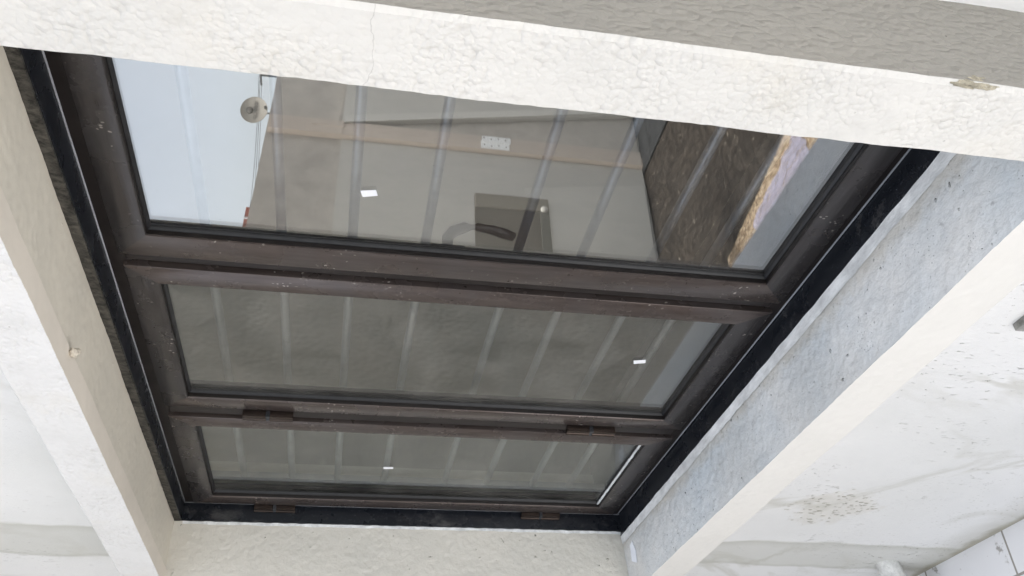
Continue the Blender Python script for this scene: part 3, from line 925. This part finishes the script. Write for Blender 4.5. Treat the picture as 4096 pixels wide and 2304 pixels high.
mb = MB(); lump(mb, (L-0.062, 3.115, -1.335), 0.02, 0.026, 0.030, 2.0, 3, 0.1); mb.build('knob', m_ply_pale, hw, True)

dr = thing('plywood_door', (L, 3.9, -2.19), 'weathered plywood door with pine battens and steel hinges on the boundary wall', 'door')
def yz_panel(poly, x0, x1):
    mb = MB(); n = len(poly)
    mb.poly([(x0, y, z) for y, z in poly]+[(x1, y, z) for y, z in poly],
            [tuple(range(n)), tuple(range(2*n-1, n-1, -1))]+[(i, (i+1) % n, n+(i+1) % n, n+i) for i in range(n)])
    return mb
yz_panel([(3.81, 0.205), (5.6, 0.16), (5.6, -2.19), (4.243, -2.19)], L-0.050, L-0.012).build('leaf', m_ply, dr, label='plywood leaf with a slanting edge')
yz_panel([(3.80, 0.19), (3.87, 0.19), (4.33, -2.17), (4.26, -2.19)], L-0.066, L-0.0505).build('edge_batten', m_ply_pale, dr)
yz_panel([(3.67, -2.19), (3.745, -2.19), (3.745, 0.735), (3.67, 0.737)], L-0.058, L-0.002).build('post', m_batten, dr)
yz_panel([(3.75, -2.19), (3.822, -2.19), (3.822, 0.733), (3.75, 0.735)], L-0.046, L-0.002).build('post', m_batten, dr)
yz_panel([(1.9, -2.19), (3.665, -2.19), (3.665, 0.20), (1.9, 0.20)], L-0.012, L-0.001).build('leaf', m_ply, dr)
yz_panel([(2.3, -2.17), (3.49, -2.17), (3.345, -1.21), (2.3, -1.20)], L-0.022, L-0.0125).build('patch_panel', m_ply_pale, dr, label='paler plywood patch')
for z0, mh in ((-0.98, m_hinge_steel), (0.31, m_batten)):
    mb = MB(); mb.box(L-0.063, L-0.0583, 3.680, 3.744, z0-0.112, z0+0.112, 0.001); mb.box(L-0.056, L-0.047, 3.752, 3.815, z0-0.125, z0+0.10, 0.001)
    mb.tube((L-0.064, 3.748, z0-0.113), (L-0.064, 3.748, z0+0.113), 0.007, 12)
    hh = mb.build('hinge', mh, dr)
    for k in range(4 if z0 < 0 else 0):
        zz = z0-0.085+k*0.057
        for xs, ys in ((L-0.066, 3.705), (L-0.059, 3.785)):
            sc = MB(); sc.tube((xs, ys+0.010*(k % 2), zz), (xs+0.004, ys+0.010*(k % 2), zz), 0.0065, 10)
            sc.build('screw', m_screw, hh)
mt = MB(); mt.box(4.05, 4.84, 3.62, 4.9, -2.2, -2.185, 0.004)  # shade on the soil before the door, laid down as a dark sheet
tag(mt.build('shade_sheet', m_soil_shade), 'dark sheet painting the shade on the soil before the plywood door', 'shade patch')

# ------------------------------------------------------------------ beyond the wall: neighbour house with a dish, pole with wires, red house
nb = thing('neighbour_house', (18, 16, -2.19), 'flat roofed ochre house behind the boundary wall carrying the dish', 'house')
mb = MB(); mb.box(15.6, 19, 14.2, 17.6, -2.3, 2.25); mb.build('wall', m_house2, nb)
mb = MB(); mb.box(15.5, 19.1, 14.1, 17.7, 2.25, 2.36, 0.02); mb.build('roof', m_roof, nb)
rd = thing('red_house', (19, 13.4, -2.19), 'red brick house with a white band showing past the boundary wall', 'house')
mb = MB(); mb.box(18, 20, 12.2, 13.71, -2.3, 2.955); mb.build('wall', m_brick, rd)
mb = MB(); mb.box(17.95, 20.02, 13.30, 13.345, -2.3, 2.962); mb.build('band', m_band, rd)

dish = thing('satellite_dish', (16, 15.21, 2.36), 'round pale satellite dish on a mast against the mirrored sky', 'satellite dish')
yg = -0.0265
cpos = Vector((16, 15.21, 2.818))
# the dish looks back along -X, a little towards the window
dirv = Vector((0.80, 2*yg-1.0, 0.0))  # mirrored eye direction in plan is (-x, -y)
face = Vector((-0.86, -0.46, 0.22)).normalized()
rad = 0.345
mb = MB()
lathe(mb, cpos, face, [(0.0, 0.0), (rad*0.3, 0.006), (rad*0.6, 0.024), (rad*0.85, 0.048), (rad*0.97, 0.064), (rad, 0.071), (rad*1.005, 0.062), (rad*0.6, 0.010), (0.0, -0.016)], 56)
mb.build('reflector', m_dish, dish, True)
right = Vector((0, 0, 1)).cross(face).normalized()         # viewer's right when facing the dish
upv = face.cross(right).normalized()
def text_on_dish(body, size, ox, oy, name, mat, parent, push=0.03):
    cu = bpy.data.curves.new('t', 'FONT'); cu.body = body; cu.size = size*S; cu.align_x = 'CENTER'; cu.align_y = 'CENTER'
    cu.extrude = 0.004*S; cu.space_character = 1.05
    o = bpy.data.objects.new('t', cu); COL.objects.link(o)
    dg = bpy.context.evaluated_depsgraph_get()
    me = bpy.data.meshes.new_from_object(o.evaluated_get(dg))
    bpy.data.objects.remove(o); bpy.data.curves.remove(cu)
    c = P(*(cpos+face*push+right*ox+upv*oy))
    mw = Matrix((right, upv, face)).transposed()
    o0 = world_origin(parent)
    for v in me.vertices:
        v.co = mw @ v.co + c - o0
    me.materials.clear(); me.materials.append(mat)
    ob = bpy.data.objects.new(name, me); COL.objects.link(ob); ob.parent = parent
    return ob
text_on_dish('VIDEOCON', 0.115, 0.0, -0.035, 'lettering', m_dish_ink, dish)
mb = MB(); lathe(mb, cpos+face*0.03+upv*0.125, face, [(0.0, 0.004), (0.088, 0.004), (0.088, -0.02), (0, -0.02)], 32)
mb.build('logo_disc', m_dish_ink, dish, True)
text_on_dish('d2h', 0.10, 0.0, 0.125, 'lettering', m_dish, dish, 0.036)
mb = MB()
a = cpos-upv*rad*0.9; b = cpos+face*0.33-upv*0.38
mb.tube(tuple(a), tuple(b), 0.014, 10)
mb.build('feed_arm', m_steel, dish)
mb = MB(); mb.tube(tuple(b), tuple(b-face*0.10+upv*0.03), 0.03, 14, 0.038); mb.build('receiver', m_dish_ink, dish)
mb = MB(); mb.tube((16.10, 15.26, 2.3), (16.10, 15.26, 2.80), 0.025, 12); mb.build('mast', m_steel, dish)

pl = thing('utility_pole', (18, 18.75, -2.19), 'slim steel pole with a bent arm holding the overhead wires', 'pole')
mb = MB(); mb.tube((18, 18.74, -2.3), (18, 18.74, 3.22), 0.035, 12); mb.build('pole', m_steel, pl)
mb = MB(); mb.tube((18, 18.74, 3.20), (18, 18.33, 3.12), 0.032, 10); mb.build('arm', m_steel, pl)
for k, (z0, z1) in enumerate(((3.237, 2.968), (3.19, 2.90), (3.12, 2.847))):
    mb = MB()
    pts = []
    for i in range(25):
        u = i/24
        pts.append((18+0.4*u, 18.7-0.18*k-(18.7-0.18*k-12.0)*u, z0+(z1-z0)*1.33*u-0.10*math.sin(math.pi*u)))
    mb.path(pts, 0.007, 6)
    tag(mb.build('overhead_wire', m_wire, None, True), 'thin black overhead wire crossing the mirrored sky above the boundary wall', 'wire', 'overhead wires from the pole')
